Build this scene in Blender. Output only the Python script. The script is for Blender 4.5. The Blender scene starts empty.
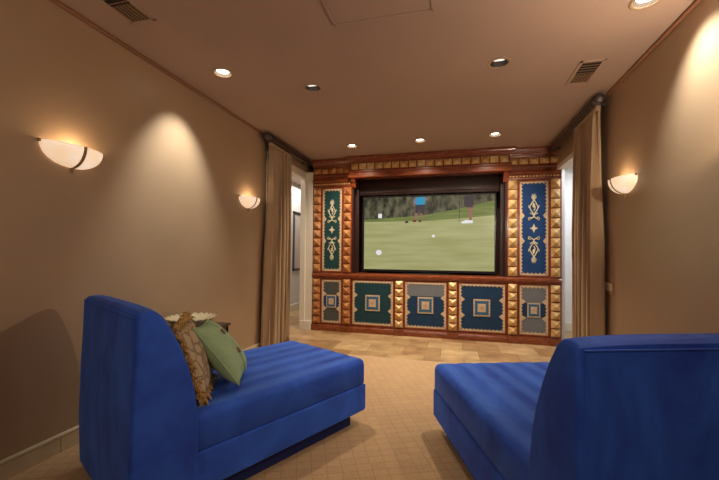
import bpy, bmesh, math, random
from mathutils import Vector, Matrix
random.seed(7)
PI = math.pi
S = bpy.context.scene
COL = S.collection

# ------------------------------------------------------------------ camera
XL, XR, YC, H = -2.325, 1.40, 5.46, 2.75
YB = -1.6
cam_d = bpy.data.cameras.new('camera')
cam = bpy.data.objects.new('camera', cam_d); COL.objects.link(cam)
FPX, YAW, PITCH, ROLL, SY, CH = 358.17, 0.2524, 0.0179, 0.0096, 7.464, 1.2372
cam_d.sensor_width = 36; cam_d.lens = FPX * 36 / 719
cam_d.shift_y = SY / 719
cam_d.clip_start = 0.02
c_, s_ = math.cos(YAW), math.sin(YAW)
fwd = Vector((-s_ * math.cos(PITCH), c_ * math.cos(PITCH), math.sin(PITCH)))
rgt = Vector((c_, s_, 0)); up = rgt.cross(fwd)
r2 = math.cos(ROLL) * rgt + math.sin(ROLL) * up
u2 = -math.sin(ROLL) * rgt + math.cos(ROLL) * up
cam.matrix_world = Matrix(((r2.x, u2.x, -fwd.x, 0), (r2.y, u2.y, -fwd.y, 0), (r2.z, u2.z, -fwd.z, CH), (0, 0, 0, 1)))
S.camera = cam

# ------------------------------------------------------------------ world, exposure, lights
W = bpy.data.worlds.new('world'); S.world = W; W.use_nodes = True
W.node_tree.nodes['Background'].inputs[0].default_value = (1.0, 0.86, 0.70, 1)
W.node_tree.nodes['Background'].inputs[1].default_value = 0.30
S.view_settings.view_transform = 'Standard'; S.view_settings.look = 'None'
S.view_settings.gamma = 1; S.view_settings.exposure = 0.06
S.view_settings.use_curve_mapping = False

def area(name, loc, rot, sx, sy, power, color):
    d = bpy.data.lights.new(name, 'AREA'); d.shape = 'RECTANGLE'; d.size = sx; d.size_y = sy
    d.energy = power; d.color = color
    o = bpy.data.objects.new(name, d); COL.objects.link(o); o.location = loc; o.rotation_euler = rot
    return o
area('room_fill_light', (-0.3, -0.9, 2.3), (math.radians(52), 0, math.radians(10)), 2.6, 1.0, 15, (1.0, 0.86, 0.70))
area('hall_daylight_left', (-2.95, 6.3, 2.68), (0, 0, 0), 0.6, 2.6, 34, (1.0, 0.95, 0.88))
area('hall_daylight_right', (2.2, 5.6, 2.68), (0, 0, 0), 0.9, 1.0, 30, (0.84, 0.92, 1.0))

def spot(name, loc, target, power, angle, blend=0.5, color=(1.0, 0.86, 0.70), r=0.03):
    d = bpy.data.lights.new(name, 'SPOT'); d.energy = power; d.spot_size = math.radians(angle)
    d.spot_blend = blend; d.color = color; d.shadow_soft_size = r
    o = bpy.data.objects.new(name, d); COL.objects.link(o); o.location = loc
    o.rotation_euler = (Vector(target) - Vector(loc)).to_track_quat('-Z', 'Y').to_euler()
    return o

# ------------------------------------------------------------------ materials
def srgb(r, g, b):
    f = lambda c: (c / 255 / 12.92) if c / 255 <= 0.04045 else ((c / 255 + 0.055) / 1.055) ** 2.4
    return (f(r), f(g), f(b), 1)

def mat(name, col, rough=0.6, metal=0.0, noise=0.0, nscale=8.0, bump=0.0, bscale=60.0, sheen=0.0,
        emit=None, estr=0.0, coat=0.0, stretch=(1, 1, 1), col2=None, sheen_tint=None):
    m = bpy.data.materials.new(name); m.use_nodes = True
    nt = m.node_tree; b = nt.nodes['Principled BSDF']
    b.inputs['Roughness'].default_value = rough; b.inputs['Metallic'].default_value = metal
    b.inputs['Base Color'].default_value = col
    b.inputs['Coat Weight'].default_value = coat
    b.inputs['Coat Roughness'].default_value = 0.15
    if sheen:
        b.inputs['Sheen Weight'].default_value = sheen
        b.inputs['Sheen Roughness'].default_value = 0.35
        if sheen_tint: b.inputs['Sheen Tint'].default_value = sheen_tint
    if emit:
        b.inputs['Emission Color'].default_value = emit; b.inputs['Emission Strength'].default_value = estr
    tc = nt.nodes.new('ShaderNodeTexCoord'); mp = nt.nodes.new('ShaderNodeMapping')
    nt.links.new(tc.outputs['Object'], mp.inputs['Vector']); mp.inputs['Scale'].default_value = stretch
    if noise or col2:
        n = nt.nodes.new('ShaderNodeTexNoise'); n.inputs['Scale'].default_value = nscale; n.inputs['Detail'].default_value = 5
        r = nt.nodes.new('ShaderNodeValToRGB'); nt.links.new(mp.outputs[0], n.inputs['Vector'])
        nt.links.new(n.outputs['Fac'], r.inputs['Fac']); nt.links.new(r.outputs['Color'], b.inputs['Base Color'])
        r.color_ramp.elements[0].position = 0.3; r.color_ramp.elements[1].position = 0.7
        if col2:
            r.color_ramp.elements[0].color = col; r.color_ramp.elements[1].color = col2
        else:
            r.color_ramp.elements[0].color = tuple(c * (1 - noise) for c in col[:3]) + (1,)
            r.color_ramp.elements[1].color = tuple(min(1, c * (1 + noise)) for c in col[:3]) + (1,)
    if bump:
        n2 = nt.nodes.new('ShaderNodeTexNoise'); n2.inputs['Scale'].default_value = bscale; n2.inputs['Detail'].default_value = 4
        nt.links.new(mp.outputs[0], n2.inputs['Vector'])
        bp = nt.nodes.new('ShaderNodeBump'); bp.inputs['Strength'].default_value = bump; bp.inputs['Distance'].default_value = 0.01
        nt.links.new(n2.outputs['Fac'], bp.inputs['Height']); nt.links.new(bp.outputs[0], b.inputs['Normal'])
    return m

MAT = {}
MAT['wall'] = mat('wall_paint', srgb(168, 141, 112), 0.40, noise=0.05, nscale=2.0, bump=0.05, bscale=30)
MAT['ceiling'] = mat('ceiling_paint', srgb(172, 147, 132), 0.7, noise=0.04, nscale=1.5)
MAT['white'] = mat('white_paint', srgb(226, 218, 200), 0.5, noise=0.02)
MAT['hallwhite'] = mat('hall_paint', srgb(228, 226, 222), 0.6, noise=0.02)
MAT['stone'] = mat('baseboard_stone', srgb(206, 186, 152), 0.4, noise=0.12, nscale=6)
MAT['bead'] = mat('bead_trim', srgb(140, 96, 66), 0.45)
MAT['mahog'] = mat('mahogany', srgb(106, 38, 16), 0.28, coat=0.35, nscale=5, stretch=(2, 2, 9), col2=srgb(158, 74, 34))
MAT['mahogh'] = mat('mahogany_rail', srgb(104, 44, 21), 0.26, coat=0.35, nscale=5, stretch=(2, 9, 9), col2=srgb(146, 76, 38))
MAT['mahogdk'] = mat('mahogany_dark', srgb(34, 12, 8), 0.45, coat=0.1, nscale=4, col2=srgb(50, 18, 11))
MAT['gold'] = mat('gilt_stud', srgb(190, 140, 74), 0.45, metal=0.3, nscale=9, col2=srgb(228, 196, 140), coat=0.1)
MAT['goldr'] = mat('copper_stud', srgb(156, 88, 42), 0.45, metal=0.3, nscale=9, col2=srgb(206, 146, 82), coat=0.3)
MAT['lace'] = mat('lace_trim', srgb(206, 182, 148), 0.7, noise=0.15, nscale=40)
MAT['orn'] = mat('gold_ornament', srgb(214, 206, 172), 0.45, noise=0.12, nscale=30)
MAT['teal'] = mat('teal_cloth', srgb(3, 56, 66), 0.75, noise=0.1, nscale=12)
MAT['green'] = mat('green_cloth', srgb(4, 60, 58), 0.75, noise=0.1, nscale=12)
MAT['navy'] = mat('navy_cloth', srgb(4, 52, 88), 0.75, noise=0.1, nscale=12)
MAT['royal'] = mat('royal_blue_cloth', srgb(3, 56, 112), 0.75, noise=0.1, nscale=12)
MAT['slate'] = mat('slate_cloth', srgb(112, 116, 122), 0.8, noise=0.06, nscale=12)
MAT['charcoal'] = mat('charcoal_cloth', srgb(74, 76, 74), 0.8, noise=0.06, nscale=12)
MAT['medblue'] = mat('medallion_blue', srgb(36, 96, 140), 0.6)
MAT['pink'] = mat('medallion_rose', srgb(214, 176, 140), 0.6)
MAT['black'] = mat('black_plastic', (0.01, 0.01, 0.011, 1), 0.25)
MAT['velvet'] = mat('blue_velvet', srgb(14, 58, 168), 0.85, nscale=3.2, col2=srgb(26, 78, 196), sheen=0.55,
                    sheen_tint=srgb(90, 140, 255), bump=0.12, bscale=25, stretch=(1, 0.35, 1))
def velvet(name, stripes):
    m = mat(name, srgb(16, 60, 168), 0.8, sheen=0.7, sheen_tint=srgb(110, 155, 255), bump=0.15, bscale=22)
    nt = m.node_tree; b = nt.nodes['Principled BSDF']; L = nt.links.new
    tc = nt.nodes.new('ShaderNodeTexCoord'); mp = nt.nodes.new('ShaderNodeMapping'); L(tc.outputs['Object'], mp.inputs[0])
    mp.inputs['Scale'].default_value = (1.5, .8, .7)
    n = nt.nodes.new('ShaderNodeTexNoise'); n.inputs['Scale'].default_value = 3.5; n.inputs['Detail'].default_value = 6; n.inputs['Roughness'].default_value = .6
    n.inputs['Distortion'].default_value = .6
    L(mp.outputs[0], n.inputs['Vector'])
    r = nt.nodes.new('ShaderNodeValToRGB'); L(n.outputs['Fac'], r.inputs['Fac'])
    r.color_ramp.elements[0].position = .34; r.color_ramp.elements[0].color = srgb(22, 62, 172)
    r.color_ramp.elements[1].position = .68; r.color_ramp.elements[1].color = srgb(48, 106, 226)
    out = r.outputs['Color']
    if stripes:
        w = nt.nodes.new('ShaderNodeTexWave'); w.bands_direction = 'X'; w.inputs['Scale'].default_value = 2.2; w.inputs['Distortion'].default_value = 1.1
        w.inputs['Detail'].default_value = 2; w.inputs['Detail Scale'].default_value = .8
        L(tc.outputs['Object'], w.inputs['Vector'])
        r3 = nt.nodes.new('ShaderNodeValToRGB'); L(w.outputs['Fac'], r3.inputs['Fac'])
        r3.color_ramp.elements[0].position = .25; r3.color_ramp.elements[0].color = (0, 0, 0, 1)
        r3.color_ramp.elements[1].position = .85; r3.color_ramp.elements[1].color = (.42, .42, .42, 1)
        mx = nt.nodes.new('ShaderNodeMix'); mx.data_type = 'RGBA'; L(r3.outputs['Color'], mx.inputs[0]); L(out, mx.inputs[6]); mx.inputs[7].default_value = srgb(82, 136, 238)
        out = mx.outputs[2]
    L(out, b.inputs['Base Color'])
    return m
MAT['velvet'] = velvet('blue_velvet_brushed', False); MAT['velvetseat'] = velvet('blue_velvet_striped_nap', True)
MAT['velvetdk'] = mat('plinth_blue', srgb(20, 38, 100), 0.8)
MAT['greenp'] = mat('green_linen', srgb(156, 184, 142), 0.85, noise=0.08, nscale=20, bump=0.25, bscale=260)
MAT['button'] = mat('button', srgb(120, 104, 78), 0.4)
MAT['fringe'] = mat('gold_fringe', srgb(196, 158, 92), 0.8, noise=0.3, nscale=60)
MAT['curtain'] = mat('taupe_curtain', srgb(170, 144, 112), 0.8, noise=0.06, nscale=3, bump=0.1, bscale=80, sheen=0.2)
MAT['rod'] = mat('dark_rod_wood', srgb(48, 26, 20), 0.35, coat=0.4, noise=0.2)
MAT['pewter'] = mat('pewter', srgb(92, 86, 86), 0.4, metal=0.7)
MAT['bronze'] = mat('antique_brass', srgb(158, 130, 88), 0.5, metal=0.4)
MAT['ventm'] = mat('vent_paint', srgb(128, 100, 76), 0.6)
MAT['dark'] = mat('vent_dark', srgb(18, 14, 12), 0.8)
MAT['cantrim'] = mat('can_trim', srgb(168, 140, 112), 0.5)
MAT['can'] = mat('can_reflector', srgb(60, 46, 36), 0.4, metal=0.3)
MAT['lamp'] = mat('lamp_lit', (1, 1, 1, 1), 0.5, emit=(1, 0.88, 0.70, 1), estr=14)
MAT['lampdim'] = mat('lamp_lens', srgb(225, 220, 210), 0.3, emit=(1, 0.95, 0.88, 1), estr=0.9)
MAT['plate'] = mat('switch_plate', srgb(158, 128, 96), 0.4)
MAT['rocker'] = mat('switch_rocker', srgb(220, 206, 176), 0.35)
MAT['tabledk'] = mat('table_dark_wood', srgb(62, 44, 36), 0.35, noise=0.2, coat=0.2)
MAT['shell'] = mat('shell_bowl', srgb(186, 170, 134), 0.5, noise=0.15, nscale=30)

def paisley():
    m = mat('tan_tapestry', srgb(150, 132, 104), 0.85, bump=0.2, bscale=200)
    nt = m.node_tree; b = nt.nodes['Principled BSDF']
    tc = nt.nodes.new('ShaderNodeTexCoord')
    v = nt.nodes.new('ShaderNodeTexVoronoi'); v.feature = 'DISTANCE_TO_EDGE'; v.inputs['Scale'].default_value = 16
    n = nt.nodes.new('ShaderNodeTexNoise'); n.inputs['Scale'].default_value = 9
    mx = nt.nodes.new('ShaderNodeMix'); mx.data_type = 'VECTOR'; mx.inputs['Factor'].default_value = 0.12
    nt.links.new(tc.outputs['Object'], mx.inputs[4]); nt.links.new(n.outputs['Color'], mx.inputs[5]); nt.links.new(tc.outputs['Object'], n.inputs['Vector'])
    nt.links.new(mx.outputs[1], v.inputs['Vector'])
    r = nt.nodes.new('ShaderNodeValToRGB'); nt.links.new(v.outputs['Distance'], r.inputs['Fac'])
    r.color_ramp.elements[0].position = 0.04; r.color_ramp.elements[0].color = srgb(138, 118, 92)
    r.color_ramp.elements[1].position = 0.12; r.color_ramp.elements[1].color = srgb(188, 168, 136)
    nt.links.new(r.outputs['Color'], b.inputs['Base Color'])
    return m
MAT['paisley'] = paisley()

def tile_mat():
    m = bpy.data.materials.new('travertine_tile'); m.use_nodes = True
    nt = m.node_tree; b = nt.nodes['Principled BSDF']; b.inputs['Roughness'].default_value = 0.32
    tc = nt.nodes.new('ShaderNodeTexCoord'); mp = nt.nodes.new('ShaderNodeMapping'); mp.inputs['Location'].default_value = (0.13, 0.06, 0)
    nt.links.new(tc.outputs['Object'], mp.inputs[0])
    br = nt.nodes.new('ShaderNodeTexBrick'); br.inputs['Scale'].default_value = 1.0
    br.inputs['Brick Width'].default_value = 0.46; br.inputs['Row Height'].default_value = 0.41; br.inputs['Mortar Size'].default_value = 0.004
    br.offset = 0.4; br.inputs['Bias'].default_value = 0.0
    br.inputs['Color1'].default_value = srgb(206, 178, 134); br.inputs['Color2'].default_value = srgb(160, 124, 86)
    br.inputs['Mortar'].default_value = srgb(140, 106, 70)
    nt.links.new(mp.outputs[0], br.inputs['Vector'])
    n = nt.nodes.new('ShaderNodeTexNoise'); n.inputs['Scale'].default_value = 4.5; n.inputs['Detail'].default_value = 8
    nt.links.new(mp.outputs[0], n.inputs['Vector'])
    r = nt.nodes.new('ShaderNodeValToRGB'); nt.links.new(n.outputs['Fac'], r.inputs['Fac'])
    r.color_ramp.elements[0].position = 0.35; r.color_ramp.elements[0].color = (0.72, 0.66, 0.6, 1)
    r.color_ramp.elements[1].position = 0.65; r.color_ramp.elements[1].color = (1.1, 1.08, 1.02, 1)
    mx = nt.nodes.new('ShaderNodeMix'); mx.data_type = 'RGBA'; mx.blend_type = 'MULTIPLY'; mx.inputs[0].default_value = 1
    nt.links.new(br.outputs['Color'], mx.inputs[6]); nt.links.new(r.outputs['Color'], mx.inputs[7])
    nt.links.new(mx.outputs[2], b.inputs['Base Color'])
    return m
MAT['tile'] = tile_mat()

def carpet_mat():
    m = bpy.data.materials.new('patterned_carpet'); m.use_nodes = True
    nt = m.node_tree; b = nt.nodes['Principled BSDF']; b.inputs['Roughness'].default_value = 0.95
    b.inputs['Sheen Weight'].default_value = 0.15
    tc = nt.nodes.new('ShaderNodeTexCoord'); mp = nt.nodes.new('ShaderNodeMapping')
    mp.inputs['Rotation'].default_value = (0, 0, math.radians(-24)); nt.links.new(tc.outputs['Object'], mp.inputs[0])
    br = nt.nodes.new('ShaderNodeTexBrick'); br.offset = 0.0; br.inputs['Scale'].default_value = 1
    br.inputs['Brick Width'].default_value = 0.085; br.inputs['Row Height'].default_value = 0.065; br.inputs['Mortar Size'].default_value = 0.0022
    br.inputs['Mortar Smooth'].default_value = 0.5
    br.inputs['Color1'].default_value = srgb(196, 162, 118); br.inputs['Color2'].default_value = srgb(190, 155, 112)
    br.inputs['Mortar'].default_value = srgb(168, 128, 90)
    nt.links.new(mp.outputs[0], br.inputs['Vector'])
    n = nt.nodes.new('ShaderNodeTexNoise'); n.inputs['Scale'].default_value = 120; n.inputs['Detail'].default_value = 6
    nt.links.new(tc.outputs['Object'], n.inputs['Vector'])
    r = nt.nodes.new('ShaderNodeValToRGB'); nt.links.new(n.outputs['Fac'], r.inputs['Fac'])
    r.color_ramp.elements[0].position = 0.3; r.color_ramp.elements[0].color = (0.82, 0.8, 0.77, 1)
    r.color_ramp.elements[1].position = 0.7; r.color_ramp.elements[1].color = (1.05, 1.04, 1.02, 1)
    mx = nt.nodes.new('ShaderNodeMix'); mx.data_type = 'RGBA'; mx.blend_type = 'MULTIPLY'; mx.inputs[0].default_value = 1
    nt.links.new(br.outputs['Color'], mx.inputs[6]); nt.links.new(r.outputs['Color'], mx.inputs[7])
    nt.links.new(mx.outputs[2], b.inputs['Base Color'])
    bp = nt.nodes.new('ShaderNodeBump'); bp.inputs['Strength'].default_value = 0.3; bp.inputs['Distance'].default_value = 0.004
    nt.links.new(n.outputs['Fac'], bp.inputs['Height']); nt.links.new(bp.outputs[0], b.inputs['Normal'])
    return m
MAT['carpet'] = carpet_mat()

def glow_mat():
    m = mat('alabaster_glass', srgb(240, 226, 200), 0.35)
    nt = m.node_tree; b = nt.nodes['Principled BSDF']
    tc = nt.nodes.new('ShaderNodeTexCoord'); n = nt.nodes.new('ShaderNodeTexNoise'); n.inputs['Scale'].default_value = 7; n.inputs['Detail'].default_value = 4
    nt.links.new(tc.outputs['Object'], n.inputs['Vector'])
    r = nt.nodes.new('ShaderNodeValToRGB'); nt.links.new(n.outputs['Fac'], r.inputs['Fac'])
    r.color_ramp.elements[0].position = 0.3; r.color_ramp.elements[0].color = srgb(250, 206, 160)
    r.color_ramp.elements[1].position = 0.65; r.color_ramp.elements[1].color = srgb(255, 236, 216)
    nt.links.new(r.outputs['Color'], b.inputs['Emission Color']); b.inputs['Emission Strength'].default_value = 0.66
    return m
MAT['glow'] = glow_mat()

def emis(name, col, strength=0.8, col2=None, nscale=20, stretch=(1, 1, 1)):
    m = bpy.data.materials.new(name); m.use_nodes = True; nt = m.node_tree
    b = nt.nodes['Principled BSDF']; b.inputs['Base Color'].default_value = (0.01, 0.01, 0.01, 1); b.inputs['Roughness'].default_value = 0.25
    b.inputs['Emission Color'].default_value = col; b.inputs['Emission Strength'].default_value = strength
    if col2:
        tc = nt.nodes.new('ShaderNodeTexCoord'); mp = nt.nodes.new('ShaderNodeMapping'); mp.inputs['Scale'].default_value = stretch
        n = nt.nodes.new('ShaderNodeTexNoise'); n.inputs['Scale'].default_value = nscale; n.inputs['Detail'].default_value = 5
        r = nt.nodes.new('ShaderNodeValToRGB'); nt.links.new(tc.outputs['Object'], mp.inputs[0]); nt.links.new(mp.outputs[0], n.inputs['Vector'])
        nt.links.new(n.outputs['Fac'], r.inputs['Fac']); nt.links.new(r.outputs['Color'], b.inputs['Emission Color'])
        r.color_ramp.elements[0].position = 0.36; r.color_ramp.elements[0].color = col
        r.color_ramp.elements[1].position = 0.66; r.color_ramp.elements[1].color = col2
    return m

# ------------------------------------------------------------------ mesh helpers
class MB:
    """collects shapes; build() links them as one mesh object"""
    def __init__(s): s.bm = bmesh.new(); s.mi = 0
    def face(s, vs):
        try:
            f = s.bm.faces.new(vs); f.material_index = s.mi; return f
        except ValueError: return None
    def pts(s, ps): return [s.bm.verts.new(p) for p in ps]
    def box(s, x0, x1, y0, y1, z0, z1, bev=0.0, seg=2):
        t = bmesh.new(); bmesh.ops.create_cube(t, size=1)
        for v in t.verts: v.co = Vector(((x0 + x1) / 2 + v.co.x * (x1 - x0), (y0 + y1) / 2 + v.co.y * (y1 - y0), (z0 + z1) / 2 + v.co.z * (z1 - z0)))
        if bev: bmesh.ops.bevel(t, geom=t.edges[:], offset=bev, segments=seg, profile=0.5, affect='EDGES')
        s.merge(t)
    def merge(s, t, M=None):
        mp = {}
        for v in t.verts: mp[v] = s.bm.verts.new(M @ v.co if M else v.co)
        for f in t.faces: s.face([mp[v] for v in f.verts])
        t.free()
    def prism(s, poly, lo, hi, axis='y'):
        """poly of 2-D points extruded; axis y: (x,z), axis x: (y,z), axis z: (x,y)"""
        f = {'y': lambda p, q: (p[0], q, p[1]), 'x': lambda p, q: (q, p[0], p[1]), 'z': lambda p, q: (p[0], p[1], q)}[axis]
        a = s.pts([f(p, lo) for p in poly]); b = s.pts([f(p, hi) for p in poly]); n = len(poly)
        s.face(a[::-1]); s.face(b)
        for i in range(n): s.face([a[i], a[(i + 1) % n], b[(i + 1) % n], b[i]])
    def tube(s, path, r, n=8, cap=True):
        P = [Vector(p) for p in path]; rings = []
        nrm = None
        for i, p in enumerate(P):
            t = (P[min(i + 1, len(P) - 1)] - P[max(i - 1, 0)]).normalized()
            if nrm is None:
                nrm = t.orthogonal().normalized()
            nrm = (nrm - t * nrm.dot(t)).normalized(); bi = t.cross(nrm)
            rr = r[i] if isinstance(r, (list, tuple)) else r
            rings.append(s.pts([p + rr * (math.cos(2 * PI * k / n) * nrm + math.sin(2 * PI * k / n) * bi) for k in range(n)]))
        for a, b in zip(rings, rings[1:]):
            for k in range(n): s.face([a[k], a[(k + 1) % n], b[(k + 1) % n], b[k]])
        if cap: s.face(rings[0][::-1]); s.face(rings[-1])
    def lathe(s, prof, c=(0, 0, 0), n=32, close=True):
        """profile of (r,z) about z axis at c"""
        rings = [s.pts([(c[0] + r * math.cos(2 * PI * k / n), c[1] + r * math.sin(2 * PI * k / n), c[2] + z) for k in range(n)]) for r, z in prof]
        for a, b in zip(rings, rings[1:]):
            for k in range(n): s.face([a[k], a[(k + 1) % n], b[(k + 1) % n], b[k]])
        if close: s.face(rings[0][::-1]); s.face(rings[-1])
    def ring(s, outer, inner, y0, y1):
        """strip frame between two equal-length closed (x,z) paths, thickness y0..y1 (y0 front)"""
        n = len(outer)
        of = s.pts([(p[0], y0, p[1]) for p in outer]); nf = s.pts([(p[0], y0, p[1]) for p in inner])
        ob = s.pts([(p[0], y1, p[1]) for p in outer]); nb = s.pts([(p[0], y1, p[1]) for p in inner])
        for i in range(n):
            j = (i + 1) % n
            s.face([of[i], of[j], nf[j], nf[i]]); s.face([of[i], ob[i], ob[j], of[j]]); s.face([nf[i], nf[j], nb[j], nb[i]])
    def pyramid(s, x0, x1, z0, z1, y, d, ax='y'):
        """studs: square pyramid on a plane y, apex at y-d (ax y) ; ax x: plane x=y, (x0,x1) are y-range"""
        def P(a, q, z): return (a, q, z) if ax == 'y' else (q, a, z)
        e = 0.12 * (x1 - x0)
        b = s.pts([P(x0, y, z0), P(x1, y, z0), P(x1, y, z1), P(x0, y, z1)])
        m_ = s.pts([P(x0, y - d * .25, z0), P(x1, y - d * .25, z0), P(x1, y - d * .25, z1), P(x0, y - d * .25, z1)])
        t = s.pts([P((x0 + x1) / 2, y - d, (z0 + z1) / 2)])[0]
        for i in range(4):
            j = (i + 1) % 4
            s.face([b[i], b[j], m_[j], m_[i]]); s.face([m_[i], m_[j], t])
    def build(s, name, mats, parent=None, smooth=False, off=None):
        bmesh.ops.recalc_face_normals(s.bm, faces=s.bm.faces[:])
        if off is None and parent is not None and parent.get('_w'): off = parent.location
        if off is not None: bmesh.ops.translate(s.bm, verts=s.bm.verts[:], vec=-Vector(off))
        me = bpy.data.meshes.new(name); s.bm.to_mesh(me); s.bm.free()
        for m in (mats if isinstance(mats, list) else [mats]): me.materials.append(MAT[m] if isinstance(m, str) else m)
        if smooth:
            for p in me.polygons: p.use_smooth = True
        if smooth == 'auto':
            me.set_sharp_from_angle(angle=math.radians(38))
        o = bpy.data.objects.new(name, me); COL.objects.link(o)
        if parent is not None: o.parent = parent
        return o

def tag(o, label=None, cat=None, group=None, kind=None):
    if label: o['label'] = label
    if cat: o['category'] = cat
    if group: o['group'] = group
    if kind: o['kind'] = kind
    return o
WORLD_PARENTS = []
def thing(name, loc, label, cat, group=None, rz=0, world=False):
    """an Empty at the thing's base; world=True: children are modelled in world coordinates"""
    o = bpy.data.objects.new(name, None); COL.objects.link(o); o.location = loc; o.rotation_euler = (0, 0, rz)
    o.empty_display_size = 0.1
    tag(o, label, cat, group)
    if world: o['_w'] = 1; WORLD_PARENTS.append(o)
    return o
def sub(mb, name, mats, root, part, smooth=False):
    """sub-part modelled in world coordinates under a part of a world thing"""
    return mb.build(name, mats, part, smooth, off=root.location)
def struct(mb, name, mats, smooth=False): return tag(mb.build(name, mats, None, smooth), kind='structure')
def copy_tree(o, parent=None):
    c = o.copy(); COL.objects.link(c)
    if parent is not None: c.parent = parent
    for ch in [x for x in o.children]: copy_tree(ch, c)
    return c

# ------------------------------------------------------------------ the room
HX0, HX1, YH = -3.3, 3.0, 9.0
m = MB(); m.box(-3.5, 3.2, YB - .1, YH + .1, -0.12, 0.0); struct(m, 'floor', 'tile')
m = MB(); m.box(XL + .021, XR - .021, YB + .002, 4.22, 0.0005, 0.011, bev=0.004, seg=1)
cp = m.build('carpet', 'carpet'); tag(cp, 'beige carpet with a fine lattice pattern covering the floor under both chaises', 'carpet')

LIGHTS = [(-1.364, 4.813, 1), (-0.417, 4.778, 1), (0.517, 4.745, 1), (-1.237, 3.037, 0), (0.352, 2.976, 0), (-1.875, 2.606, 1), (1.107, 2.439, 1)]
def ceiling():
    m = MB(); m.box(-3.5, 3.2, YB - .1, YH + .1, H, H + .14)
    o = struct(m, 'ceiling', 'ceiling')
    k = MB()
    for x, y, _ in LIGHTS: k.lathe([(0.07, -0.02), (0.07, 0.10)], (x, y, H), 32)
    kc = k.build('cutter', 'ceiling')
    md = o.modifiers.new('b', 'BOOLEAN'); md.object = kc; md.solver = 'EXACT'; md.operation = 'DIFFERENCE'
    bpy.context.view_layer.update()
    me = bpy.data.meshes.new_from_object(o.evaluated_get(bpy.context.evaluated_depsgraph_get()))
    o.modifiers.clear(); o.data = me
    bpy.data.objects.remove(kc)
ceiling()
OP0, OP1 = 4.25, 5.43          # left opening along Y
m = MB()
m.box(XL - .07, XL, YB, OP0, 0, H); m.box(XL - .07, XL, OP0, OP1, 2.46, H); m.box(XL - .07, XL, OP1, 6.1, 0, H)
struct(m, 'wall_left', 'wall')
RO0 = 4.12
m = MB(); m.box(XR, XR + .12, YB, RO0, 0, H); m.box(XR, XR + .12, RO0, 5.44, 2.46, H)
struct(m, 'wall_right', 'wall')
m = MB(); m.box(XL - .12, XR + .12, YB - .1, YB, 0, H); struct(m, 'wall_back', 'wall')
m = MB(); m.box(XL - .0, 1.58, 6.10, 6.2, 0, H); struct(m, 'wall_front', 'wall')
m = MB(); m.box(HX0 - .1, HX0, 3.0, YH, 0, H); m.box(HX0, XL - .12, 2.9, 3.0, 0, H); m.box(HX0 - .1, XL, YH, YH + .1, 0, H)
struct(m, 'wall_left_hall', 'hallwhite')
m = MB(); m.box(XR + .18, HX1, 6.6, 6.7, 0, H); m.box(HX1, HX1 + .1, 3.4, 6.7, 0, H); m.box(XR + .12, HX1, 3.3, 3.4, 0, H)
m.box(1.58, 1.62, 5.9, 6.6, 0, H)
struct(m, 'wall_right_hall', 'hallwhite')
# casing of the left opening: jamb lining, head and the white return beside the cabinet
m = MB()
m.box(XL - .075, XL + .012, OP1 - .012, OP1 + .07, 0, 2.55, bev=.003)
m.box(XL - .075, XL + .012, OP0 - .09, OP0 + .012, 0, 2.55, bev=.003)
m.box(XL - .075, XL + .014, OP0 - .09, OP1 + .07, 2.45, 2.56, bev=.003)
m.box(XL, -2.196, 5.44, 5.50, 0, 2.56)
m.box(XL - .06, -2.20, 5.400, 5.44, 0, .15, bev=.004)
struct(m, 'trim_1', 'white')
m = MB()
m.box(XR - .012, XR + .13, RO0 - .05, RO0 + .012, 0, 2.5, bev=.003); m.box(XR - .006, XR + .13, RO0 - .05, 5.44, 2.42, 2.48, bev=.003)
struct(m, 'trim_2', 'white')
# bead along wall and ceiling
m = MB(); m.tube([(XL + .012, YB, H - .014), (XL + .012, 4.1, H - .014)], .013); m.box(XL, XL + .02, YB, 4.1, H - .012, H)
struct(m, 'trim_3', 'bead', 'auto')
m = MB(); m.tube([(XR - .012, YB, H - .014), (XR - .012, 3.75, H - .014)], .013); m.box(XR - .02, XR, YB, 3.75, H - .012, H)
struct(m, 'trim_4', 'bead', 'auto')
def baseboard(name, x, sgn, y0, y1, mt='stone'):
    m = MB(); w = .02 * sgn
    n = int((y1 - y0) / .42) + 1
    for k in range(n):
        a = y0 + (y1 - y0) * k / n + .002; b = y0 + (y1 - y0) * (k + 1) / n - .002
        m.prism([(x, 0), (x + w, 0), (x + w, .10), (x + w * .7, .105), (x, .105)], a, b, 'y') if False else m.box(min(x, x + w), max(x, x + w), a, b, 0, .098, bev=.002, seg=1)
    m.tube([(x + w * .5, y0, .108), (x + w * .5, y1, .108)], .013)
    struct(m, name, mt)
baseboard('baseboard_left', XL, 1, YB, OP0 - .1)
baseboard('baseboard_right', XR, -1, YB, RO0 - .06)
m = MB(); m.box(HX0, HX0 + .018, 3.0, YH, 0, .14, bev=.004); struct(m, 'baseboard_left_hall', 'white')
m = MB(); m.box(1.62, HX1, 6.58, 6.6, 0, .14, bev=.004); struct(m, 'baseboard_right_hall', 'white')

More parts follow.
